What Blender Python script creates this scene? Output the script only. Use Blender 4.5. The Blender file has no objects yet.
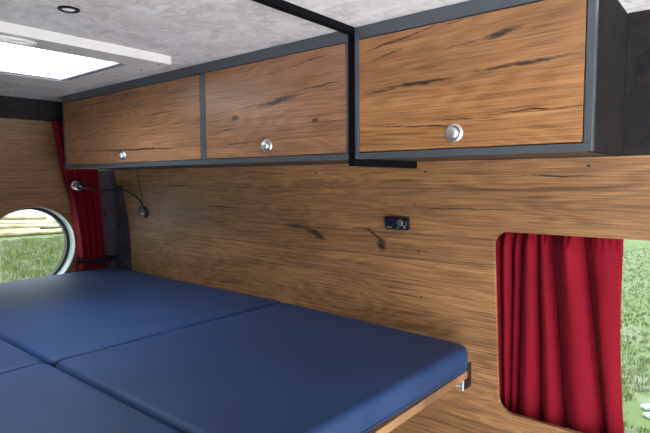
import bpy, bmesh, math, random
from mathutils import Vector, Matrix, noise
random.seed(7)
S = bpy.context.scene
COL = S.collection
PI = math.pi

# ---------------------------------------------------------------- helpers
def link(o): COL.objects.link(o)

def tag(o, label, cat, group=None):
    o['label'] = label; o['category'] = cat
    if group: o['group'] = group
    return o

def thing(name, label, cat, loc=(0, 0, 0), group=None):
    o = bpy.data.objects.new(name, None); link(o); o.location = loc
    o.empty_display_size = .05
    return tag(o, label, cat, group)

def obj(name, bm, mats, parent=None, smooth=False, angle=None):
    """link bm as one mesh; coordinates are local to the parent"""
    me = bpy.data.meshes.new(name)
    bmesh.ops.recalc_face_normals(bm, faces=bm.faces[:])
    bm.to_mesh(me); bm.free()
    for m in (mats if isinstance(mats, (list, tuple)) else [mats]): me.materials.append(m)
    if smooth:
        for p in me.polygons: p.use_smooth = True
        if angle: me.set_sharp_from_angle(angle=math.radians(angle))
    o = bpy.data.objects.new(name, me); link(o)
    if parent: o.parent = parent
    return o

def struct(name, bm, mats, parent=None, smooth=False, angle=None):
    o = obj(name, bm, mats, parent, smooth, angle); o['kind'] = 'structure'; return o

def B(): return bmesh.new()

def box(bm, x0, x1, y0, y1, z0, z1, bev=0, seg=2, mat=0):
    vs = [bm.verts.new((x, y, z)) for x in (x0, x1) for y in (y0, y1) for z in (z0, z1)]
    idx = [(0, 1, 3, 2), (4, 6, 7, 5), (0, 4, 5, 1), (2, 3, 7, 6), (0, 2, 6, 4), (1, 5, 7, 3)]
    fs = [bm.faces.new([vs[i] for i in f]) for f in idx]
    for f in fs: f.material_index = mat
    if bev:
        es = list({e for f in fs for e in f.edges})
        bmesh.ops.bevel(bm, geom=es, offset=bev, segments=seg, profile=.5, affect='EDGES', clamp_overlap=True)
    return bm

def prism(bm, pts, fn, d0, d1, mat=0):
    """pts 2D loop, fn(a,b,d)->3D, between depths d0 and d1"""
    A = [bm.verts.new(fn(a, b, d0)) for a, b in pts]; Bv = [bm.verts.new(fn(a, b, d1)) for a, b in pts]
    n = len(pts)
    fs = [bm.faces.new(A), bm.faces.new(Bv[::-1])]
    for i in range(n): fs.append(bm.faces.new((A[i], Bv[i], Bv[(i+1) % n], A[(i+1) % n])))
    for f in fs: f.material_index = mat
    return fs

def plate(bm, outer, holes, fn, d0, d1, mat=0):
    """plate with holes of thickness d0..d1 (front at d0)"""
    loops = [outer] + holes
    allf = []
    rings = []
    for d in (d0, d1):
        es = []; rr = []
        for lp in loops:
            vs = [bm.verts.new((a, b, 0)) for a, b in lp]
            rr.append(vs)
            for i in range(len(vs)): es.append(bm.edges.new((vs[i], vs[(i+1) % len(vs)])))
        r = bmesh.ops.triangle_fill(bm, use_beauty=True, edges=es)
        allf += [g for g in r['geom'] if isinstance(g, bmesh.types.BMFace)]
        for vs in rr:
            for v in vs: v.co = Vector(fn(v.co.x, v.co.y, d))
        rings.append(rr)
    for A, Bv in zip(*rings):
        n = len(A)
        for i in range(n): allf.append(bm.faces.new((A[i], A[(i+1) % n], Bv[(i+1) % n], Bv[i])))
    for f in allf: f.material_index = mat

def rrect(x0, x1, z0, z1, r, n=8):
    p = []
    for cx, cz, a0 in ((x1-r, z1-r, 0), (x0+r, z1-r, 90), (x0+r, z0+r, 180), (x1-r, z0+r, 270)):
        for i in range(n+1):
            a = math.radians(a0 + 90*i/n); p.append((cx + r*math.cos(a), cz + r*math.sin(a)))
    return p

def circle(cx, cz, r, n=64):
    return [(cx + r*math.cos(2*PI*i/n), cz + r*math.sin(2*PI*i/n)) for i in range(n)]

def lathe(bm, prof, M=Matrix(), n=32, mat=0):
    """prof list of (r, h) turned about local z then moved by M"""
    rings = []
    for r, h in prof:
        if r < 1e-6: rings.append([bm.verts.new(M @ Vector((0, 0, h)))])
        else: rings.append([bm.verts.new(M @ Vector((r*math.cos(2*PI*i/n), r*math.sin(2*PI*i/n), h))) for i in range(n)])
    for a, b in zip(rings, rings[1:]):
        for i in range(n):
            j = (i+1) % n
            q = [a[i % len(a)], a[j % len(a)], b[j % len(b)], b[i % len(b)]]
            q2 = []
            for v in q:
                if v not in q2: q2.append(v)
            if len(q2) > 2:
                f = bm.faces.new(q2); f.material_index = mat
    return bm

def aim(loc, direction):
    q = Vector(direction).to_track_quat('Z', 'Y')
    return Matrix.Translation(loc) @ q.to_matrix().to_4x4()

def catmull(pts, n=8):
    P = [Vector(p) for p in pts]; P = [2*P[0]-P[1]] + P + [2*P[-1]-P[-2]]
    out = []
    for i in range(1, len(P)-2):
        a, b, c, d = P[i-1:i+3]
        for k in range(n):
            t = k/n
            out.append(.5*((2*b) + (c-a)*t + (2*a-5*b+4*c-d)*t*t + (3*b-a-3*c+d)*t**3))
    out.append(P[-2]); return out

def tube(bm, pts, r, n=10, mat=0, r2=None):
    """round (or flat, with r2) tube along pts"""
    pts = [Vector(p) for p in pts]; rings = []
    up = Vector((0, 0, 1))
    for i, p in enumerate(pts):
        t = (pts[min(i+1, len(pts)-1)] - pts[max(i-1, 0)]).normalized()
        u = up if abs(t.dot(up)) < .95 else Vector((0, 1, 0))
        s = t.cross(u).normalized(); w = s.cross(t)
        rings.append([bm.verts.new(p + s*r*math.cos(2*PI*k/n) + w*(r2 or r)*math.sin(2*PI*k/n)) for k in range(n)])
    for a, b in zip(rings, rings[1:]):
        for k in range(n):
            f = bm.faces.new((a[k], a[(k+1) % n], b[(k+1) % n], b[k])); f.material_index = mat
    for rg in (rings[0], rings[-1][::-1]):
        f = bm.faces.new(rg); f.material_index = mat
    return bm

# ---------------------------------------------------------------- materials
class NT:
    def __init__(s, name):
        s.m = bpy.data.materials.new(name); s.m.use_nodes = True
        s.t = s.m.node_tree; s.t.nodes.clear()
        s.out = s.n('ShaderNodeOutputMaterial')
    def n(s, kind, **kw):
        nd = s.t.nodes.new(kind)
        for k, v in kw.items(): setattr(nd, k, v)
        return nd
    def put(s, sock, v):
        if v is None: return
        if isinstance(v, bpy.types.NodeSocket): s.t.links.new(v, sock)
        elif isinstance(v, tuple) and len(v) == 3 and sock.type == 'RGBA': sock.default_value = (*v, 1)
        else: sock.default_value = v
    def M(s, op, a, b=None, c=None, clamp=False):
        nd = s.n('ShaderNodeMath', operation=op, use_clamp=clamp)
        for i, v in enumerate((a, b, c)):
            if v is not None: s.put(nd.inputs[i], v)
        return nd.outputs[0]
    def add(s, a, b): return s.M('ADD', a, b)
    def sub(s, a, b): return s.M('SUBTRACT', a, b)
    def mul(s, a, b, clamp=False): return s.M('MULTIPLY', a, b, clamp=clamp)
    def mr(s, v, a, b, c=0., d=1., smooth=False):
        nd = s.n('ShaderNodeMapRange', clamp=True, interpolation_type='SMOOTHSTEP' if smooth else 'LINEAR')
        for i, x in enumerate((v, a, b, c, d)): s.put(nd.inputs[i], x)
        return nd.outputs[0]
    def coord(s, which='Object'): return s.n('ShaderNodeTexCoord').outputs[which]
    def xyz(s, v):
        nd = s.n('ShaderNodeSeparateXYZ'); s.put(nd.inputs[0], v); return nd.outputs
    def comb(s, x, y, z):
        nd = s.n('ShaderNodeCombineXYZ')
        for i, v in enumerate((x, y, z)): s.put(nd.inputs[i], v)
        return nd.outputs[0]
    def noise(s, vec, scale, detail=2., rough=.5, dist=0., color=False):
        nd = s.n('ShaderNodeTexNoise')
        s.put(nd.inputs['Vector'], vec); s.put(nd.inputs['Scale'], scale); s.put(nd.inputs['Detail'], detail)
        s.put(nd.inputs['Roughness'], rough); s.put(nd.inputs['Distortion'], dist)
        return nd.outputs['Color' if color else 'Fac']
    def mix(s, f, a, b, blend='MIX'):
        nd = s.n('ShaderNodeMix', data_type='RGBA', blend_type=blend)
        s.put(nd.inputs[0], f); s.put(nd.inputs[6], a); s.put(nd.inputs[7], b); return nd.outputs[2]
    def bump(s, h, strength=.2, dist=.001):
        nd = s.n('ShaderNodeBump'); s.put(nd.inputs['Strength'], strength); s.put(nd.inputs['Distance'], dist)
        s.put(nd.inputs['Height'], h); return nd.outputs[0]
    def bsdf(s, col, rough=.5, metal=0., normal=None, **kw):
        nd = s.n('ShaderNodeBsdfPrincipled')
        s.put(nd.inputs['Base Color'], col); s.put(nd.inputs['Roughness'], rough); s.put(nd.inputs['Metallic'], metal)
        if normal is not None: s.put(nd.inputs['Normal'], normal)
        for k, v in kw.items(): s.put(nd.inputs[k], v)
        s.t.links.new(nd.outputs[0], s.out.inputs[0]); return s.m

def plain(name, col, rough=.5, metal=0., var=.08, scale=60, bump=.0, **kw):
    t = NT(name); c = t.coord()
    n = t.noise(c, scale, 3)
    f = t.mr(n, .3, .7, 1-var, 1+var)
    v = t.n('ShaderNodeVectorMath', operation='SCALE'); v.inputs[0].default_value = col; t.put(v.inputs[3], f)
    nm = t.bump(n, bump, .001) if bump else None
    return t.bsdf(v.outputs[0], rough, metal, nm, **kw)

def oak(name, seams=(), cracks=(), dark=(.13, .06, .025), light=(.42, .225, .095), seed=0., rough=.42, axis='x',
        base_tint=1., seam_w=.0016, spec=.5):
    """oak planks: grain along x, seams = (z, tint step), cracks = (cx, cz, half length, half thickness, slope)"""
    t = NT(name); X, Y, Z = t.xyz(t.coord())
    if axis == 'y': X = Y
    if axis == 'end': X, Z = Y, t.mul(X, 1.)
    tint = base_tint; off = seed; line = None
    for z, dt in seams:
        gt = t.M('GREATER_THAN', Z, z)
        tint = t.add(t.mul(gt, dt), tint); off = t.add(t.mul(gt, 3.7), off)
        l = t.mr(t.M('ABSOLUTE', t.sub(Z, z)), seam_w*.4, seam_w*1.6, 1, 0)
        line = l if line is None else t.M('MAXIMUM', line, l)
    # slow figure: contour lines of a stretched noise give cathedral arches
    fig = t.noise(t.comb(t.mul(X, 1.3), off, t.mul(Z, 8.)), 1., 2., .5)
    fine = t.noise(t.comb(t.mul(X, 4.5), off, t.mul(Z, 380.)), 1., 3., .65)
    fine2 = t.noise(t.comb(t.mul(X, .9), off, t.mul(Z, 60.)), 1., 4., .65)
    rings = t.M('SINE', t.add(t.mul(fig, 110.), t.add(t.mul(Z, 60.), t.mul(fine, 3.))))
    cloud = t.noise(t.comb(t.mul(X, 2.2), off, t.mul(Z, 11.)), 1., 3., .6)
    f = t.add(t.mul(t.sub(fine, .5), 1.9), .5)
    f = t.add(f, t.mul(t.sub(fine2, .5), .5))
    f = t.add(f, t.mul(rings, .10))
    f = t.add(f, t.mul(t.sub(cloud, .5), .8))
    f = t.M('MINIMUM', t.M('MAXIMUM', f, 0.), 1.)
    col = t.mix(f, dark, light)
    pores = t.noise(t.comb(t.mul(X, 9.), off, t.mul(Z, 420.)), 1., 1.)
    col = t.mix(t.mr(pores, .58, .70, 0, .6), col, tuple(c*.55 for c in dark))
    if seams or base_tint != 1.:
        sc = t.n('ShaderNodeVectorMath', operation='SCALE'); t.put(sc.inputs[0], col); t.put(sc.inputs[3], tint); col = sc.outputs[0]
    if cracks:
        w1 = t.sub(t.noise(t.comb(t.mul(X, 16.), off, t.mul(Z, 10.)), 1., 4., .6), .5)
        w2 = t.noise(t.comb(t.mul(X, 40.), off, t.mul(Z, 260.)), 1., 3., .7)
        tot = None
        for cx, cz, hl, ht, sl in cracks:
            dx = t.sub(X, cx)
            dz = t.sub(t.sub(Z, cz), t.mul(dx, sl))
            dz = t.add(dz, t.mul(w1, max(.012, ht*1.4)))
            e = t.add(t.M('POWER', t.mul(dx, 1/hl), 2.), t.M('POWER', t.mul(dz, 1/ht), 2.))
            m = t.mr(t.add(e, t.mul(t.sub(w2, .5), 3.2)), -.1, 1.3, 1., 0, True)
            tot = m if tot is None else t.M('MAXIMUM', tot, m)
        col = t.mix(tot, col, (.012, .007, .005))
    if line is not None: col = t.mix(t.mul(line, .55), col, (.03, .016, .01))
    nm = t.bump(t.add(fine, t.mul(pores, -.5)), .12, .0006)
    r = t.mr(fine2, .3, .7, rough-.06, rough+.08)
    return t.bsdf(col, r, 0, nm, **{'Specular IOR Level': spec})

def felt(name, c1, c2, rough=.9):
    """brushed van lining felt: streaky marbling with fibre grain"""
    t = NT(name); c = t.coord()
    w = t.noise(c, 5., 3., .6, color=True)
    mv = t.n('ShaderNodeVectorMath', operation='MULTIPLY_ADD'); t.put(mv.inputs[0], w); mv.inputs[1].default_value = (.5, .5, .5); t.put(mv.inputs[2], c)
    n = t.noise(mv.outputs[0], 9., 5., .62, 1.2); fib = t.noise(c, 500., 2.)
    f = t.add(t.mr(n, .36, .64), t.mul(t.sub(fib, .5), .25))
    return t.bsdf(t.mix(f, c1, c2), rough, 0, t.bump(t.add(fib, n), .15, .001), **{'Specular IOR Level': .12})

def weave(name, c1, c2, rough=.75, scale=900., sheen=.2, spec=.3, tint=None):
    t = NT(name); c = t.coord(); X, Y, Z = t.xyz(c)
    n = t.noise(c, scale, 2., .7); big = t.noise(c, 5., 3.)
    f = t.add(t.mul(n, .8), t.mul(t.sub(big, .5), .35))
    f = t.mr(f, .2, .65)
    kw = {'Sheen Weight': sheen, 'Sheen Roughness': .4, 'Specular IOR Level': spec}
    if tint: kw['Sheen Tint'] = (*tint, 1)
    return t.bsdf(t.mix(f, c1, c2), rough, 0, t.bump(n, .25, .0008), **kw)

def glass(name, tint=(.93, .97, .96)):
    t = NT(name)
    tr = t.n('ShaderNodeBsdfTransparent'); tr.inputs[0].default_value = (*tint, 1)
    gl = t.n('ShaderNodeBsdfGlossy'); gl.inputs['Roughness'].default_value = .02
    lw_ = t.n('ShaderNodeLayerWeight'); lw_.inputs[0].default_value = .5
    mx = t.n('ShaderNodeMixShader'); t.put(mx.inputs[0], t.add(t.mul(t.M('POWER', lw_.outputs['Facing'], 5.), .4), .03))
    t.t.links.new(tr.outputs[0], mx.inputs[1]); t.t.links.new(gl.outputs[0], mx.inputs[2])
    t.t.links.new(mx.outputs[0], t.out.inputs[0]); return t.m

WALL_SEAMS = ((.641, .25), (.745, -.14), (1.113, -.24), (1.19, .0), (1.326, .12))
WALL_CRACKS = ((-1.215, 1.188, .07, .0055, -.05), (-1.135, 1.172, .052, .014, -.38), (-.862, 1.152, .020, .026, -.3),
               (-.885, 1.18, .035, .006, -.55), (-.92, 1.196, .05, .0025, -.05), (-1.62, 1.245, .12, .003, 0),
               (-.35, 1.36, .1, .0025, 0), (-1.9, 1.33, .1, .003, 0), (-.60, 1.27, .15, .002, .02))
oak_wall = oak('oak_wall', WALL_SEAMS, WALL_CRACKS, dark=(.070, .033, .014), light=(.355, .176, .070), seed=2.3, rough=.5, spec=.35)
oak_rear = oak('oak_rear', ((.99, .08), (1.10, -.06), (1.35, .1), (1.405, -.1)), (), dark=(.055, .024, .010), light=(.24, .112, .048), seed=9.1, axis='y')
oak_edge = oak('oak_edge', (), (), dark=(.13, .062, .028), light=(.33, .18, .085), seed=4.4, axis='end')
oak_plain = oak('oak_plain', (), (), dark=(.13, .06, .025), light=(.4, .21, .09), seed=6.1)
graphite = plain('graphite_laminate', (.050, .059, .068), .34, var=.06, scale=200)
carcass_in = plain('carcass_brown', (.022, .014, .011), .5, var=.15, scale=30)
black_board = plain('black_laminate', (.0025, .0025, .0035), .6, **{'Specular IOR Level': .06})
felt_dark = felt('felt_dark', (.010, .0085, .0095), (.021, .018, .020))
felt_side = felt('felt_cabinet_side', (.0065, .0050, .0050), (.013, .0105, .0105))
felt_pillar = felt('felt_pillar', (.036, .030, .038), (.066, .056, .068))
felt_light = felt('felt_light', (.42, .375, .365), (.62, .585, .578))
navy = weave('navy_fabric', (.005, .013, .041), (.019, .049, .135), .60, 700., .08, .25, (.4, .5, .9))
red_cloth = weave('red_cloth', (.095, .0018, .006), (.225, .0045, .016), .85, 900., .04, .1, (1., .5, .5))
steel = plain('brushed_steel', (.72, .72, .72), .40, 1., .05, 150)
alu = plain('aluminium', (.75, .75, .74), .35, 1., .05, 100)
black_plastic = plain('black_plastic', (.007, .007, .009), .4, **{'Specular IOR Level': .25})
strap_black = plain('black_webbing', (.005, .006, .010), .9, scale=400, bump=.2, **{'Specular IOR Level': .1})
white_plastic = plain('white_plastic', (.52, .49, .48), .4, var=.03, scale=20)
white_gloss = plain('white_gloss', (.42, .49, .52), .25, var=.03, scale=20)
rubber = plain('dark_rubber', (.025, .022, .022), .6)
pane = glass('tinted_acrylic', (.56, .575, .53))
clear = glass('clear_acrylic')
floor_m = plain('vinyl_floor', (.42, .40, .38), .5, var=.1, scale=12)
lcd = plain('blue_display', (.002, .003, .014), .4, var=.15, scale=300)
print_white = plain('grey_print', (.22, .22, .22), .5)
lens_m = plain('frosted_lens', (.80, .82, .85), .3, var=.02)
hole_black = plain('screw_black', (.012, .011, .010), .5)
timber_pale = plain('pale_painted_board', (.45, .49, .52), .6, var=.08, scale=20)

def bark():
    t = NT('log_bark'); c = t.coord(); X, Y, Z = t.xyz(c)
    n = t.noise(t.comb(t.mul(X, 1.2), t.mul(Y, 9.), t.mul(Z, 9.)), 1., 4., .6)
    return t.bsdf(t.mix(t.mr(n, .35, .65), (.20, .15, .08), (.50, .43, .29)), .9, 0, t.bump(n, .4, .02))
log_m = bark()
log_end = plain('log_cut_end', (.72, .58, .36), .8, var=.2, scale=15)

def lawn_mat():
    t = NT('lawn_grass'); c = t.coord(); X, Y, Z = t.xyz(c)
    big = t.noise(c, .9, 4., .6); mid = t.noise(c, 9., 4., .65); fine = t.noise(c, 70., 3., .7)
    f = t.add(t.mul(t.sub(fine, .5), 1.6), .5)
    col = t.mix(f, (.022, .045, .010), (.12, .155, .048))
    dry = t.mr(t.add(mid, t.mul(t.sub(big, .5), .8)), .5, .68, 0, .75)
    col = t.mix(dry, col, t.mix(f, (.05, .05, .03), (.24, .23, .18)))
    # far away: glare on the sunlit ground beyond the logs, painted as pale colour
    far = t.mr(t.add(Y, t.mul(X, -.75)), 27.5, 30., 0, 1)
    far = t.mul(far, t.mr(t.noise(c, .35, 3.), .34, .52, .45, 1.))
    col = t.mix(far, col, (.80, .77, .65))
    return t.bsdf(col, .9, 0, t.bump(t.add(fine, mid), .5, .03))
lawn_m = lawn_mat()
def blade_mat():
    t = NT('grass_blade'); n = t.noise(t.coord(), 3., 3., .6); n2 = t.noise(t.coord(), 40., 2.)
    col = t.mix(t.mr(n2, .3, .7), (.040, .080, .016), (.185, .215, .066))
    return t.bsdf(t.mix(t.mr(n, .5, .66), col, (.26, .25, .19)), .8)
blade_m = blade_mat()

# ---------------------------------------------------------------- frame of the van
ZB, TAN = 1.4024, .1202
def W(x, z, d=0.): return (x, -(z-ZB)*TAN - d, z)          # right side wall leans out towards the floor
def RX(z): return -2.43 - (1.71-z)*.20                      # rear wall leans too
def RW(y, z, d=0.): return (RX(z) + d, y, z)

# side wall of oak, with the window cut in it
win = rrect(-.506, .30, .697, 1.214, .040)
outer = [(-2.42, .0), (1.2, .0), (1.2, ZB), (-2.410, ZB), (-2.405, 1.327), (-2.362, 1.325), (-2.343, 1.2), (-2.345, 1.1), (-2.36, 1.0), (-2.381, .9), (-2.40, .6)]
bm = B(); plate(bm, outer, [win], W, 0, -.014)
wall_right = struct('wall_right', bm, oak_wall)
# countersunk screw heads in the wall
for x, z in ((-.737, 1.279), (-.733, 1.139), (-.731, .999), (-.838, 1.016), (-.276, 1.382), (-.698, 1.374),
             (-1.518, 1.372), (-1.104, 1.375), (-.735, .562), (-1.95, 1.372)):
    p = Vector(W(x, z, .0)); bm = B()
    lathe(bm, [(0, .0012), (.0022, .0012), (.0034, .0006), (.0036, -.002)], aim(p, (0, -1, -TAN)), 12)
    s = obj('screw', bm, hole_black, wall_right, True); s['kind'] = 'structure'
# dark lining of the upper wall, rear corner post and rear header
bm = B(); box(bm, -.2068, 1.2, -.0, .02, ZB, 1.712)
struct('trim_1', bm, felt_dark)
bm = B(); box(bm, -2.6, -.2, .004, .02, ZB-.0, 1.712)
struct('trim_2', bm, felt_dark)
bm = B(); 
rows = []
for k in range(13):
    z = .3 + (ZB-.3)*k/12; wy = W(0, z)[1]; xr = RX(z)
    pl = [(-2.33, wy+.004), (xr+.075, wy+.004), (xr+.055, wy-.002), (xr+.012, wy-.05), (xr+.002, wy-.062), (xr-.03, wy-.062), (xr-.03, wy+.03), (-2.33, wy+.03)]
    rows.append([bm.verts.new((a, b, z)) for a, b in pl])
for A_, B_ in zip(rows, rows[1:]):
    for i in range(8): bm.faces.new((A_[i], A_[(i+1) % 8], B_[(i+1) % 8], B_[i]))
bm.faces.new(rows[0]); bm.faces.new(rows[-1])
struct('trim_3', bm, felt_pillar)
# rear wall with porthole
CY, CZ, CR = -.338, 1.028, .207
bm = B(); plate(bm, [(-1.78, 0), (.10, 0), (-.055, 1.405), (-.03, 1.625), (-1.78, 1.625)], [circle(CY, CZ, CR), circle(-1.36, CZ, CR)], RW, 0, -.012)
struct('wall_rear', bm, oak_rear)
bm = B(); plate(bm, [(-1.78, 1.622), (.07, 1.622), (.05, 1.735), (-1.78, 1.735)], [], RW, .012, -.02)
struct('trim_4', bm, felt_dark)
# porthole, plus an unseen second one added to light the rear corner
def tube_ring(bm, cy, r0, r1, da, db, n=64):
    rings = []
    for r, d in ((r0, da), (r0, db), (r1, db), (r1, da)):
        rings.append([bm.verts.new(RW(cy + r*math.cos(2*PI*i/n), CZ + r*math.sin(2*PI*i/n), d)) for i in range(n)])
    for k in range(4):
        a, b = rings[k], rings[(k+1) % 4]
        for i in range(n): bm.faces.new((a[i], a[(i+1) % n], b[(i+1) % n], b[i]))
for nm, cy in (('window_2', CY), ('added_window', -1.36)):
    bm = B(); tube_ring(bm, cy, CR-.002, CR+.012, -.004, -.062)
    w2 = struct(nm, bm, white_gloss, None, True, 40)
    bm = B(); tube_ring(bm, cy, CR-.016, CR+.012, -.060, -.088)
    struct('window_frame', bm, rubber, w2, True, 40)
    bm = B(); prism(bm, circle(cy, CZ, CR-.012), RW, -.074, -.078)
    struct('window_pane', bm, pane, w2)

# ceiling with hatch opening and roof strip
HX0, HX1, HY0, HY1 = -1.785, -1.385, -1.06, -.497
bm = B(); plate(bm, [(-2.60, -1.78), (1.2, -1.78), (1.2, .03), (-2.60, .03)], [[(HX0-.02, HY0-.02), (HX1+.02, HY0-.02), (HX1+.02, HY1+.02), (HX0-.02, HY1+.02)]],
                lambda a, b, d: (a, b, 1.712-d), 0, -.02)
struct('ceiling', bm, felt_light)
bm = B(); box(bm, -.7395, -.7215, -1.76, -.3055, 1.697, 1.713, .001)
struct('trim_5', bm, black_board)
# floor, rear half of the left wall (front half is the open sliding door)
bm = B(); box(bm, -2.75, 1.2, -1.80, .18, -.04, 0)
struct('floor', bm, floor_m)
bm = B(); box(bm, -2.70, .10, -1.79, -1.765, 0, 1.712)
struct('wall_left', bm, oak_plain)

# roof hatch
bm = B()
plate(bm, rrect(-1.93, -1.292, -1.16, -.412, .012, 3), [rrect(HX0, HX1, HY0, HY1, .015, 4)], lambda a, b, d: (a, b, 1.688-d), 0, -.024)
w3 = struct('window_3', bm, white_plastic)
bm = B()
plate(bm, rrect(HX0-.006, HX1+.006, HY0-.006, HY1+.006, .018, 4), [rrect(HX0+.0, HX1-.0, HY0+.0, HY1-.0, .015, 4)], lambda a, b, d: (a, b, 1.7115-d), 0, -.022)
struct('window_reveal', bm, plain('hatch_reveal', (.5, .5, .52), .4), w3)
bm = B()
plate(bm, rrect(HX0, HX1, HY0, HY1, .015, 4), [rrect(HX0+.003, HX1-.003, HY0+.004, HY1-.022, .012, 4)], lambda a, b, d: (a, b, 1.6900-d), 0, -.004)
struct('window_frame', bm, plain('grey_seal', (.20, .20, .23), .5), w3)
bm = B()                                                     # domed acrylic
nx, ny = 10, 12; g = []
for i in range(nx+1):
    r = []
    for j in range(ny+1):
        a, b = i/nx, j/ny
        r.append(bm.verts.new((HX0-.01+(HX1-HX0+.02)*a, HY0-.01+(HY1-HY0+.02)*b, 1.7338 + .05*(math.sin(PI*a)*math.sin(PI*b))**.5)))
    g.append(r)
for i in range(nx):
    for j in range(ny): bm.faces.new((g[i][j], g[i+1][j], g[i+1][j+1], g[i][j+1]))
struct('window_pane', bm, clear, w3, True)
bm = B()                                                     # insect screen bar along the far edge
box(bm, HX0+.004, HX0+.008, HY0+.02, HY1-.02, 1.6905, 1.6925)
for k in range(40):
    y = HY0+.03 + k*.0125; box(bm, HX0+.008, HX0+.020, y, y+.006, 1.6905, 1.692)
struct('screen_bar', bm, rubber, w3)
bm = B()                                                     # latch handle on the near edge
lp = [(-1.335 + .016*math.cos(t)*1.0, -.815 + .045*math.sin(t), 1.6865) for t in [k*2*PI/28 for k in range(29)]]
tube(bm, lp, .0045, 8); box(bm, -1.347, -1.327, -.90, -.85, 1.680, 1.690, .003)
struct('latch_handle', bm, white_plastic, w3, True, 40)
for x, y in ((-1.335, -.69), (-1.312, -.447), (-1.42, -.437), (-1.56, -.437), (-1.72, -.437), (-1.335, -1.0)):
    bm = B(); lathe(bm, [(0, -.0012), (.0028, -.0012), (.0034, .0005)], Matrix.Translation((x, y, 1.688)), 10)
    struct('screw', bm, hole_black, w3)

# side window in the wall: outer frame, glass
bm = B()
plate(bm, [(-.60, .60), (.40, .60), (.40, 1.30), (-.60, 1.30)], [rrect(-.55, .34, .64, 1.25, .05)], W, -.095, -.12)
for a in ((-.62, -.60, .58, 1.32), (.40, .42, .58, 1.32)):
    prism(bm, [(a[0], a[2]), (a[1], a[2]), (a[1], a[3]), (a[0], a[3])], W, -.014, -.12)
for a in ((-.60, .40, .58, .60), (-.60, .40, 1.30, 1.32)):
    prism(bm, [(a[0], a[2]), (a[1], a[2]), (a[1], a[3]), (a[0], a[3])], W, -.014, -.12)
w1 = struct('window_1', bm, rubber)
bm = B(); prism(bm, rrect(-.56, .35, .63, 1.26, .05), W, -.104, -.109)
struct('window_pane', bm, pane, w1)

# ---------------------------------------------------------------- overhead cabinets
FY = -.305; Z0, Z1 = 1.403, 1.711
def cabinet(x0, x1, stiles, door_mats, knobs, label, group, wall_y=-.002):
    """stiles: list of (xa, xb) of the front frame's uprights"""
    t = thing('overhead_cabinet', label, 'cabinet', ((x0+x1)/2, FY, Z0), group)
    ox, oy, oz = (x0+x1)/2, FY, Z0
    bm = B(); th = .016
    y0, y1 = .0185, wall_y-FY
    box(bm, x0-ox+th, x1-ox-th, y0, y1, 0.001, th); box(bm, x0-ox+th, x1-ox-th, y0, y1, Z1-Z0-th, Z1-Z0)
    box(bm, x0-ox+th, x1-ox-th, y1-.006, y1, th, Z1-Z0-th)
    obj('carcass', bm, carcass_in, t)
    for xa, xb in ((x0, x0+th), (x1-th, x1)):
        bm = B(); box(bm, xa-ox, xb-ox, y0, y1, .0, Z1-Z0, .0008, 1); obj('side_panel', bm, felt_side, t)
    bm = B(); bot, top = .0145, .0285
    box(bm, x0-ox, x1-ox, 0, .018, 0, bot, .0008, 1); box(bm, x0-ox, x1-ox, 0, .018, Z1-Z0-top, Z1-Z0, .0008, 1)
    for a, b in stiles: box(bm, a-ox, b-ox, .0002, .018, bot, Z1-Z0-top, .0008, 1)
    obj('face_frame', bm, graphite, t)
    for i, m in enumerate(door_mats):
        xa, xb = stiles[i][1]-ox+.0022, stiles[i+1][0]-ox-.0022
        za, zb = bot+.0022, Z1-Z0-top-.0022
        bm = B(); box(bm, xa, xb, .001, .017, za, zb, .0006, 1)
        d = obj('door', bm, m, t)
        kx, kz = knobs[i][0]-ox, knobs[i][1]-oz
        A = aim((kx, .001, kz), (0, -1, 0))
        bm = B(); lathe(bm, [(.0135, -.002), (.0190, 0), (.0190, .002), (.0172, .0042), (.0145, .0050), (.0135, .0030), (.0135, -.002)], A, 40)
        obj('knob_ring', bm, steel, d, True, 35)
        bm = B(); lathe(bm, [(.0120, -.002), (.0120, .011), (.0112, .0130), (.0095, .0142), (0, .0148)], A, 40)
        obj('knob_button', bm, steel, d, True, 35)
        bm = B(); box(bm, xa+.01, xb-.01, .0172, .026, zb-.02, zb-.005); obj('hinge_strip', bm, alu, d)
    return t

def dm(name, ox, seed, cracks, seams, dark=(.13, .052, .017), light=(.44, .22, .078), rough=.33, bt=1.):
    return oak(name, [(z-Z0, dt) for z, dt in seams], [(cx-ox, cz-Z0, hl, ht, sl) for cx, cz, hl, ht, sl in cracks], dark, light, seed, rough, base_tint=bt, seam_w=.0005, spec=.7)
cxl = (-2.252-.7395)/2; cxr = (-.7212-.207)/2
d1 = dm('oak_door_flame', cxl, 1.2, [(-1.75, 1.466, .42, .0035, -.018), (-2.16, 1.623, .06, .002, .01), (-1.74, 1.662, .012, .011, .2), (-2.0, 1.535, .12, .002, .03), (-1.55, 1.58, .15, .002, .02),
         (-1.45, 1.64, .1, .002, .02), (-1.9, 1.60, .03, .003, 0.1)], [(1.53, .06), (1.60, -.05)], dark=(.11, .046, .019), light=(.38, .185, .085))
d2 = dm('oak_door_knotted', cxl, 5.6, [(-.975, 1.567, .08, .009, .10), (-1.06, 1.562, .07, .002, .05), (-.847, 1.504, .012, .006, .1), (-.83, 1.59, .07, .0025, .04), (-1.15, 1.535, .02, .008, .1),
         (-1.13, 1.46, .07, .002, 0), (-.87, 1.655, .1, .0018, .1), (-1.2, 1.50, .05, .002, .05)], [(1.50, .05), (1.585, -.1)], dark=(.11, .046, .019), light=(.38, .185, .085))
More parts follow.
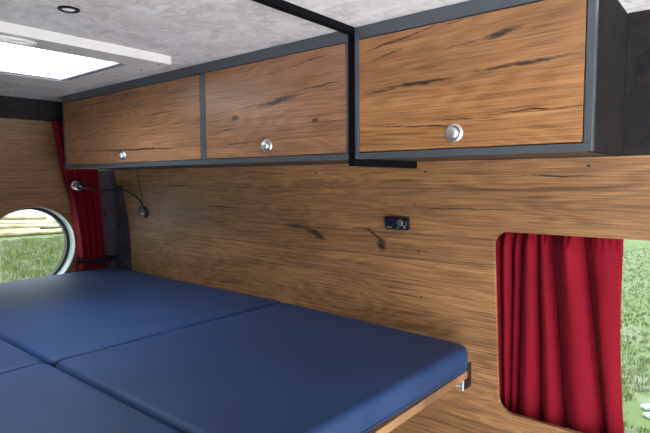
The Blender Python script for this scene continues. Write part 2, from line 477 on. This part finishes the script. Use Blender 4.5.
d3 = dm('oak_door_cracked', cxr, 8.3, [(-.60, 1.664, .10, .0026, .14), (-.40, 1.685, .12, .0022, .12), (-.372, 1.637, .042, .0075, .16), (-.45, 1.628, .05, .0016, .1), (-.545, 1.562, .085, .0048, .02),
         (-.66, 1.556, .05, .0024, .03), (-.33, 1.573, .11, .0045, .03), (-.31, 1.483, .10, .0018, .0), (-.45, 1.478, .07, .0015, -.03), (-.56, 1.470, .12, .0019, -.06), (-.63, 1.636, .05, .002, .2)],
        [(1.5585, -.14)], dark=(.12, .048, .015), light=(.40, .190, .070))
cabinet(-2.252, -.7395, [(-2.252, -2.240), (-1.314, -1.289), (-.7475, -.7395)], [d1, d2], [(-1.777, 1.444), (-1.02, 1.448)],
        'long graphite-framed overhead cabinet with two oak doors, at the rear corner', 'oak overhead cabinets')
cabinet(-.7212, -.207, [(-.7212, -.711), (-.221, -.207)], [d3], [(-.467, 1.450)],
        'single-door overhead cabinet in cracked golden oak, dark felt end panel', 'oak overhead cabinets')
bm = B()
prism(bm, [(-.3062, 1.3865), (-.0005, 1.3835), (-.0005, 1.7105), (-.3062, 1.7105)], lambda a, b, d: (d, a, b), -.7392, -.7215)
dv = obj('divider_board', bm, black_board); tag(dv, 'thin black upright board between the two overhead cabinets', 'board')

# ---------------------------------------------------------------- bed
def cushion(label, x0, x1, y0, y1, skew=0., lsk=0., ysk=0., r=.015, corner=.02, puff=.002):
    """box mattress cushion with soft edges; skew tilts the x1 end in plan"""
    cx, cy = (x0+x1)/2, (y0+y1)/2
    z0, z1 = 0., .0705
    N = 22
    def edge(n):                                            # parameter spacing, dense at both ends
        return n
    t = bpy.data.objects.new  # noqa
    bm = B()
    # plan outline as a rounded rectangle, stacked in rounded profile rings
    out = []
    base = rrect(x0, x1, y0, y1, corner, 6)
    prof = [(r, 0.0), (r*.3, .002), (0, .012), (0, z1-r)] + [(r*(1-math.cos(a)), z1-r+r*math.sin(a)) for a in [PI/2*k/7 for k in range(1, 8)]]
    def shrink(p, d):
        a, b = p
        sx = (a-cx)/((x1-x0)/2); sy = (b-cy)/((y1-y0)/2)
        a2 = cx + (a-cx)*(1-d/((x1-x0)/2)); b2 = cy + (b-cy)*(1-d/((y1-y0)/2))
        k = (a2-x0)/(x1-x0)
        return a2 + skew*(b2-cy-.3)*max(0, k-.5)*2 + lsk*(b2-cy-.41)*max(0, .5-k)*2, b2 - (ysk*max(0., k)**2.5 if b2 > cy else 0)
    rings = [[bm.verts.new((*[c-o for c, o in zip(shrink(p, d), (cx, cy))], z)) for p in base] for d, z in prof]
    n = len(base)
    for A, Bq in zip(rings, rings[1:]):
        for i in range(n): bm.faces.new((A[i], A[(i+1) % n], Bq[(i+1) % n], Bq[i]))
    bm.faces.new(rings[0])
    # top: rings shrinking to the middle
    prev = rings[-1]
    for q in (.03, .08, .16, .3, .5, .75):
        cur = []
        for p in base:
            a, b = shrink(p, r + q*min(x1-x0, y1-y0)/2*.98)
            h = z1 + puff*(1-(1-q)**2)
            cur.append(bm.verts.new((a-cx, b-cy, h)))
        for i in range(n): bm.faces.new((prev[i], prev[(i+1) % n], cur[(i+1) % n], cur[i]))
        prev = cur
    bm.faces.new(prev)
    th = thing('mattress_cushion', label, 'cushion', (cx, cy, .8295), 'navy bed cushions')
    obj('cover', bm, navy, th, True, 60)
    bm = B()                                                # side seam of the cover
    lp = [(*[c-o for c, o in zip(shrink(p, -.0006), (cx, cy))], .012) for p in base]
    tube(bm, lp + [lp[0]], .0014, 6)
    obj('seam', bm, navy, th, True)
    return th
cushion('navy cushion at the rear beside the oak side wall, below the reading lamp', -2.566, -1.314, -.7655, .055, skew=.045)
cushion('navy cushion along the side wall whose open end hangs by the red-curtained window', -1.3045, -.559, -.7655, .052, skew=.041, lsk=.045, ysk=.05, r=.018, corner=.024)
cushion('navy cushion at the rear on the aisle side, mostly cut off by the photo', -2.572, -1.3615, -1.62, -.7705)
cushion('navy cushion on the aisle side nearest the camera, lower left of the photo', -1.3545, -.556, -1.62, -.7715)

t = thing('bed_platform', 'oak bed base board under the navy cushions, pale cut edge showing', 'bed base', (-1.55, -.78, .808))
bm = B()
fs = prism(bm, [(-1.03, -.845), (.955, -.845), (.990, .775), (-1.03, .825)], lambda a, b, d: (a, b, d), 0, .0205)
obj('board', bm, oak_edge, t)
for ya in (-.62, .60):
    bm = B(); box(bm, -.995, .90, ya, ya+.045, -.05, -.0005, .002); obj('bearer', bm, oak_plain, t)
for x in (-.9, .0, .55):
    bm = B(); box(bm, x, x+.045, -.62, -.575, -.808, -.0505, .003); obj('leg', bm, oak_plain, t)
    bm = B(); box(bm, x, x+.045, .60, .645, -.808, -.0505, .003); obj('leg', bm, oak_plain, t)

t = thing('bed_bracket', 'small metal bracket with black end on the wall under the cushion corner', 'bracket', (-.585, .058, .752))
bm = B(); box(bm, -.012, .0, -.032, .012, .0, .079, .0015); obj('angle_plate', bm, alu, t)
bm = B(); box(bm, .0002, .004, -.028, .013, .004, .075, .001); obj('end_cap', bm, black_plastic, t)
bm = B(); tube(bm, catmull([(-.012, -.028, .012), (-.03, -.034, .012), (-.042, -.04, .022), (-.04, -.042, .040), (-.028, -.04, .046)], 6), .0032, 8); obj('hook', bm, alu, t, True)
bm = B(); lathe(bm, [(0, .006), (.004, .006), (.0052, .004), (.0052, 0)], aim((-.006, -.027, .014), (0, -1, 0)), 6); obj('bolt', bm, steel, t)

# ---------------------------------------------------------------- curtains
def cloth_from_grid(P, name, mats, thick=.0016, parent=None):
    bm = B(); V = [[bm.verts.new(p) for p in r] for r in P]
    for i in range(len(V)-1):
        for j in range(len(V[0])-1): bm.faces.new((V[i][j], V[i+1][j], V[i+1][j+1], V[i][j+1]))
    o = obj(name, bm, mats, parent, True)
    m = o.modifiers.new('thickness', 'SOLIDIFY'); m.thickness = thick; m.offset = 0
    return o
def interp(x, xs, ys):
    if x <= xs[0]: return ys[0]
    for a, b, c, d in zip(xs, xs[1:], ys, ys[1:]):
        if x <= b: return c + (d-c)*(x-a)/(b-a)
    return ys[-1]

# side window curtain: fold valleys fan out from the gathered top left
VT = [-.575, -.545, -.507, -.475, -.449, -.409, -.378, -.303, -.2135]
VB = [-.575, -.548, -.516, -.496, -.474, -.406, -.346, -.250, -.204]
AMP_T = [.016, .020, .024, .020, .026, .022, .028, .012]
AMP_B = [.016, .020, .018, .016, .028, .028, .026, .014]
ROWS, PER = 80, 18
grid = []
for i in range(ROWS+1):
    v = i/ROWS; z = 1.245 + (.655-1.245)*v; row = []
    k = max(0., min(1., (1.185-z)/(1.185-.66)))
    for f in range(len(VT)-1):
        for j in range(PER):
            s = j/PER
            a = VT[f] + (VB[f]-VT[f])*k; b = VT[f+1] + (VB[f+1]-VT[f+1])*k
            # right hand hem bows in halfway down
            if f == len(VT)-2: b -= .007*math.sin(PI*min(1, k*1.05))
            x = a + (b-a)*s
            am = AMP_T[f] + (AMP_B[f]-AMP_T[f])*k
            hump = math.sin(PI*s)**.45
            # soft crease of the big diagonal fold, small ruffles at the header
            ruf = .004*math.exp(-((1.20-z)/.018)**2)*math.sin(x*420) + .0025*noise.noise((x*40, z*9, 2.))
            if f == 6: hump = math.sin(PI*s**(1.25-.35*k))**.6 + .16*math.exp(-((s-.62)/.16)**2)*math.exp(-((z-1.17)/.05)**2)
            top = .5 + .5*min(1., max(0., (1.222-z)/.045))
            d = -.088 + 2.0*am*hump*top + ruf
            if f == len(VT)-2: d = -.088 + am*(math.sin(PI*s)*1.2 + .022/am*min(1, s*3)) + ruf
            row.append(W(x, z, d))
    row.append(W(VT[-1] + (VB[-1]-VT[-1])*k - .007*math.sin(PI*min(1, k*1.05)), z, -.066))
    grid.append(row)
t = thing('window_curtain', 'red curtain drawn across half the side window in loose vertical folds', 'curtain', (0, 0, 0))
cloth_from_grid(grid, 'cloth', red_cloth, .0016, t)
bm = B(); tube(bm, [W(-.60, 1.236, -.066), W(.38, 1.236, -.066)], .0035, 8); obj('curtain_wire', bm, steel, t, True)

# rear curtain gathered in the corner
LZ = [.902, .942, .984, 1.138, 1.261, 1.403, 1.516, 1.613]
LY = [-.135, -.122, -.129, -.156, -.185, -.237, -.264, -.285]
RZ_ = [.889, .933, 1.077, 1.256, 1.404, 1.63]
RY = [.004, -.005, -.024, -.050, -.079, -.10]
grid = []
for i in range(61):
    z = .908 + (1.62-.908)*i/60; row = []
    yl, yr = interp(z, LZ, LY), interp(z, RZ_, RY)
    pinch = math.exp(-((z-.955)/.03)**2)
    for j in range(81):
        s = j/80
        sw = s + .02*math.sin(3*s*PI + z*5)
        fold = 1-2*abs(math.sin(sw*PI*4.5 + .3 + .4*noise.noise((z*1.5, s*2, 0))))**.8; fold = -fold
        a = (.030 - .015*pinch)
        px = RX(z) + .034 + .02*(.5-abs(s-.5)) + a*fold
        row.append((px + .018*s, yl + (yr-yl)*s + .003*math.cos(sw*PI*9), z))
    grid.append(row)
t = thing('rear_curtain', 'red curtain gathered by a strap in the corner beside the porthole', 'curtain', (0, 0, 0))
cloth_from_grid(grid, 'cloth', red_cloth, .0016, t)
bm = B(); tube(bm, [(RX(1.635)+.04, -.30, 1.634), (RX(1.635)+.05, -.05, 1.634)], .003, 8); obj('curtain_wire', bm, black_plastic, t, True)

# tie-back
t = thing('curtain_tieback', 'black strap tie-back round the rear curtain, hooked to a peg', 'tieback', (0, 0, 0))
zt = .957; bx = RX(zt)
pts = catmull([(-2.502, .040, .958), (-2.478, .012, .957), (-2.484, -.03, .954), (-2.496, -.07, .952), (-2.506, -.116, .955), (-2.540, -.138, .958),
               (-2.566, -.122, .962), (-2.574, -.08, .963), (-2.572, -.03, .961), (-2.56, -.002, .957), (-2.52, .034, .953)], 6)
bm = B(); tube(bm, pts, .0030, 8, r2=.0105); obj('strap', bm, strap_black, t, True)
bm = B(); tube(bm, catmull([(-2.507, .036, .957), (-2.505, .018, .940), (-2.50, -.002, .925), (-2.498, -.01, .912)], 5), .0024, 8, r2=.004); obj('loose_end', bm, strap_black, t, True)
p = Vector(W(-2.507, .957, -.004))
bm = B(); lathe(bm, [(.010, 0), (.010, .003), (.005, .005), (.005, .014), (.0105, .017), (.0105, .022), (.007, .026), (0, .027)], aim(p, (0, -1, -TAN)), 24)
obj('peg', bm, black_plastic, t, True, 40)

# ---------------------------------------------------------------- reading lamp
t = thing('reading_lamp', 'black gooseneck reading lamp on the oak wall near the red rear curtain', 'lamp', W(-2.187, 1.203))
o = Vector(W(-2.187, 1.203))
bm = B(); lathe(bm, [(.030, 0), (.030, .010), (.027, .014), (.014, .016), (0, .0165)], aim((0, 0, 0), (0, -1, -TAN)), 32)
obj('base', bm, black_plastic, t, True, 40)
bm = B(); lathe(bm, [(.0035, 0), (.0035, .002), (.003, .003), (0, .0032)], aim((.008, -.0152, -.006), (0, -1, -TAN)), 16)
obj('switch', bm, steel, t, True, 40)
arm = catmull([Vector(p)-o for p in ((-2.187, -.004, 1.212), (-2.160, -.014, 1.235), (-2.116, -.035, 1.252), (-2.105, -.07, 1.283), (-2.141, -.12, 1.315), (-2.222, -.17, 1.311), (-2.275, -.20, 1.320), (-2.302, -.212, 1.325))], 10)
bm = B(); tube(bm, arm, .0042, 10); obj('arm', bm, black_plastic, t, True)
h = Vector((-2.302, -.212, 1.325))-o
dirv = Vector((-2.350, -.225, 1.335))-Vector((-2.302, -.212, 1.325)); dirv.normalize()
bm = B(); lathe(bm, [(0, -.006), (.007, -.004), (.0165, .006), (.018, .014), (.018, .046), (.016, .048), (.015, .044), (0, .044)], aim(h, dirv), 28)
obj('lamp_head', bm, plain('gunmetal', (.06, .06, .07), .3, .7), t, True, 40)
bm = B(); lathe(bm, [(.0184, .016), (.0192, .018), (.0192, .026), (.0184, .028)], aim(h, dirv), 28); obj('collar', bm, steel, t, True, 40)
bm = B(); lathe(bm, [(.0184, .034), (.0190, .036), (.0190, .045), (.0165, .0495), (0, .050)], aim(h, dirv), 28); obj('lens_ring', bm, lens_m, t, True, 40)
bm = B(); tube(bm, catmull([Vector(W(-2.190, 1.215, .004))-o, Vector(W(-2.187, 1.27, .003))-o, Vector(W(-2.192, 1.33, .0035))-o, Vector(W(-2.190, 1.40, .003))-o], 5), .0018, 8); obj('cord', bm, black_plastic, t, True)

# ---------------------------------------------------------------- heater control panel
t = thing('control_panel', 'small black control panel with blue display on the oak wall', 'control panel', W(-.797, 1.222))
R = Matrix.Rotation(math.atan(TAN), 4, 'X')
def tilt(bm): bmesh.ops.transform(bm, matrix=Matrix.Rotation(-math.atan(TAN), 4, 'X').inverted(), verts=bm.verts); return bm
bm = B(); prism(bm, rrect(-.040, .040, -.0195, .0195, .005, 5), lambda a, b, d: (a, -d, b), .0, .011)
obj('housing', tilt(bm), black_plastic, t)
bm = B(); prism(bm, rrect(-.037, -.002, -.008, .0145, .001, 2), lambda a, b, d: (a, -d, b), .0111, .0118)
obj('display', tilt(bm), lcd, t)
bm = B(); lathe(bm, [(.0105, .0108), (.0105, .0145), (.0085, .016), (0, .0162)], aim((.014, 0, .002), (0, -1, 0)), 32)
obj('dial', tilt(bm), plain('dial_grey', (.06, .06, .065), .35), t, True, 40)
for x, z, w, hh in ((-.030, -.0125, .006, .003), (-.020, -.0125, .007, .0022), (.004, -.0125, .005, .003), (.027, -.0125, .006, .0035), (.0345, .001, .0015, .013)):
    bm = B(); prism(bm, [(x-w/2, z-hh/2), (x+w/2, z-hh/2), (x+w/2, z+hh/2), (x-w/2, z+hh/2)], lambda a, b, d: (a, -d, b), .0111, .0115)
    obj('button_mark', tilt(bm), print_white, t)
bm = B(); prism(bm, [(.024, -.0095), (.031, -.0095), (.0275, -.004)], lambda a, b, d: (a, -d, b), .0111, .0117); obj('button_mark', tilt(bm), print_white, t)

# ---------------------------------------------------------------- ceiling spotlight
t = thing('ceiling_spotlight', 'small round recessed ceiling spotlight with a black ring', 'ceiling light', (-1.096, -.796, 1.712))
bm = B(); lathe(bm, [(.0215, 0), (.0215, -.002), (.0195, -.0036), (.0150, -.0036), (.0135, -.001), (.0135, 0)], Matrix(), 36); obj('ring', bm, black_plastic, t, True, 40)
bm = B(); lathe(bm, [(.0138, -.0004), (.011, -.0022), (0, -.0026)], Matrix(), 32); obj('lens', bm, lens_m, t, True)

# ---------------------------------------------------------------- outdoors
bm = B()
NX = 40
box(bm, -90, 60, .3, 90, -.8, -.6)
lw = struct('lawn', bm, lawn_m)
bm = B(); box(bm, -60, 60, -60, .2999, -.8, -.6)
struct('bounce_ground', bm, plain('pale_bounce_gravel', (.62, .57, .53), .9, var=.25, scale=30, bump=.3))  # unseen pale ground, added to bounce neutral light into the van
# grass tufts in the two wedges seen through the windows
bm = B()
def tuft(x, y, n, hgt, spread):
    for _ in range(n):
        a = random.uniform(0, 2*PI); r = random.uniform(0, spread); bx, by = x + r*math.cos(a), y + r*math.sin(a)
        l = hgt*random.uniform(.5, 1.1); ln = random.uniform(.1, .7)*l; wd = .0025 + hgt*.035; b2 = random.uniform(0, 2*PI)
        dx, dy = math.cos(b2)*ln, math.sin(b2)*ln; px, py = -math.sin(b2)*wd, math.cos(b2)*wd
        v = [bm.verts.new(c) for c in ((bx-px, by-py, -.601), (bx+px, by+py, -.601), (bx+px*.6+dx*.5, by+py*.6+dy*.5, -.6+l*.6), (bx-px*.6+dx*.5, by-py*.6+dy*.5, -.6+l*.6), (bx+dx, by+dy, -.6+l))]
        bm.faces.new(v[:4]); bm.faces.new((v[3], v[2], v[4]))
cam = Vector((0, -1.3053, 1.36))
for _ in range(5200):                                          # near window
    y = 2.6 + 12*random.random()**1.8
    x = (y+1.3053)*random.uniform(-.185, .06)
    if 3.2 < y < 3.95 and x > -.66: continue
    tuft(x, y, 5, random.uniform(.03, .06), .04)
for _ in range(4200):                                          # porthole
    q = 11 + 8.3*random.random()**1.1
    ang = random.uniform(1.93, 3.1)
    tuft(-q*.93, -1.3053 + q*.93/ang*1.02, 5, random.uniform(.06, .12), .12)
g = obj('grass', bm, blade_m); g['kind'] = 'stuff'; tag(g, 'short grass blades over the lawn outside the windows', 'grass')

# felled logs lying beyond the lawn behind the van
def at(u, v, z):
    FWD = Vector((-.62991847, .77287937, -.07655191)); RT = Vector((.77549967, .63130234, -.00758979)); UP = Vector((-.04246141, .06414693, .99703671))
    d = FWD + RT*((u-325)/510.02) - UP*((v-216.5)/510.02)
    return cam + d*((z-cam.z)/d.z)
LOGS = [((-40, 240), (64, 233.5), .11, 'lowest of the pale felled logs across the lawn, seen through the porthole'),
        ((-30, 235.5), (40, 231.5), .09, 'thin felled log just behind the lowest one, seen through the porthole'),
        ((-20, 230.5), (66, 228.5), .12, 'middle felled log of those seen through the porthole'),
        ((-40, 226.5), (52, 225.0), .10, 'felled log second from the back, seen through the porthole'),
        ((-30, 220.5), (48, 219.5), .13, 'hindmost felled log, at the bright far ground seen through the porthole')]
for (a, b, r, lab) in LOGS:
    P, Q = at(*a, -.6), at(*b, -.6); P.z = Q.z = -.6 + r - .02
    L = (Q-P).length; mid = (P+Q)/2
    bm = B(); n = 14; prof = []
    for k in range(n+1): prof.append((r*(1.06-.14*k/n)*(1+.06*noise.noise((k*.7, r*50, 0))), L*(k/n-.5)))
    prof = [(0, prof[0][1])] + prof + [(0, prof[-1][1])]
    lathe(bm, prof, Matrix.Rotation(PI/2, 4, 'Y'), 18)
    for f in bm.faces:
        if len(f.verts) == 3: f.material_index = 1
    lg = obj('felled_log', bm, [log_m, log_end], None, True, 50)
    lg.location = mid; lg.rotation_euler.z = math.atan2(Q.y-P.y, Q.x-P.x)
    tag(lg, lab, 'log', 'felled logs behind the van')
for (a, b, lab) in (((643, 406.5), (664, 405), 'pale board lying in the grass outside the side window, farther of two'), ((645, 414.5), (664, 414), 'pale board lying in the grass outside the side window, nearer of two')):
    P, Q = at(*a, -.575), at(*b, -.575)
    L = (Q-P).length; bm = B(); box(bm, -L/2, L/2, -.030, .030, -.013, .013, .004)
    pb = obj('pale_board', bm, timber_pale); pb.location = ((P.x+Q.x)/2, (P.y+Q.y)/2, -.583); pb.rotation_euler.z = math.atan2(Q.y-P.y, Q.x-P.x)
    tag(pb, lab, 'board', 'pale boards in the grass')

# ---------------------------------------------------------------- light
w = bpy.data.worlds.new('World'); S.world = w; w.use_nodes = True
nt = w.node_tree; bg = nt.nodes['Background']
tc = nt.nodes.new('ShaderNodeTexCoord'); sp = nt.nodes.new('ShaderNodeSeparateXYZ'); cr = nt.nodes.new('ShaderNodeValToRGB')
nt.links.new(tc.outputs['Generated'], sp.inputs[0]); nt.links.new(sp.outputs[2], cr.inputs[0]); nt.links.new(cr.outputs[0], bg.inputs[0])
cr.color_ramp.elements[0].color = (.60, .585, .57, 1); cr.color_ramp.elements[1].color = (4.0, 4.7, 5.5, 1); cr.color_ramp.elements[0].position = .15
bg.inputs[1].default_value = 3.2
sun = bpy.data.lights.new('sun', 'SUN'); sun.energy = 5.0; sun.angle = math.radians(3); sun.color = (1, .95, .86)
so = bpy.data.objects.new('sun', sun); link(so)
so.rotation_euler = Vector((.15, -.62, -.77)).to_track_quat('-Z', 'Y').to_euler()

# ---------------------------------------------------------------- camera
cd = bpy.data.cameras.new('camera'); co = bpy.data.objects.new('camera', cd); link(co)
FWD = Vector((-.62991847, .77287937, -.07655191)).normalized(); RT = Vector((.77549967, .63130234, -.00758979)).normalized()
UP = RT.cross(FWD)
Mx = Matrix((RT, UP, -FWD)).transposed().to_4x4(); Mx.translation = cam
co.matrix_world = Mx
cd.sensor_width = 36; cd.lens = 510.02*36/650; cd.clip_start = .02; cd.clip_end = 300
S.camera = co
S.view_settings.view_transform = 'Standard'; S.view_settings.look = 'None'; S.view_settings.gamma = 1
S.view_settings.use_curve_mapping = False
S.view_settings.exposure = .62
S.cycles.use_denoising = True
S.cycles.max_bounces = 12; S.cycles.diffuse_bounces = 8; S.cycles.transparent_max_bounces = 16
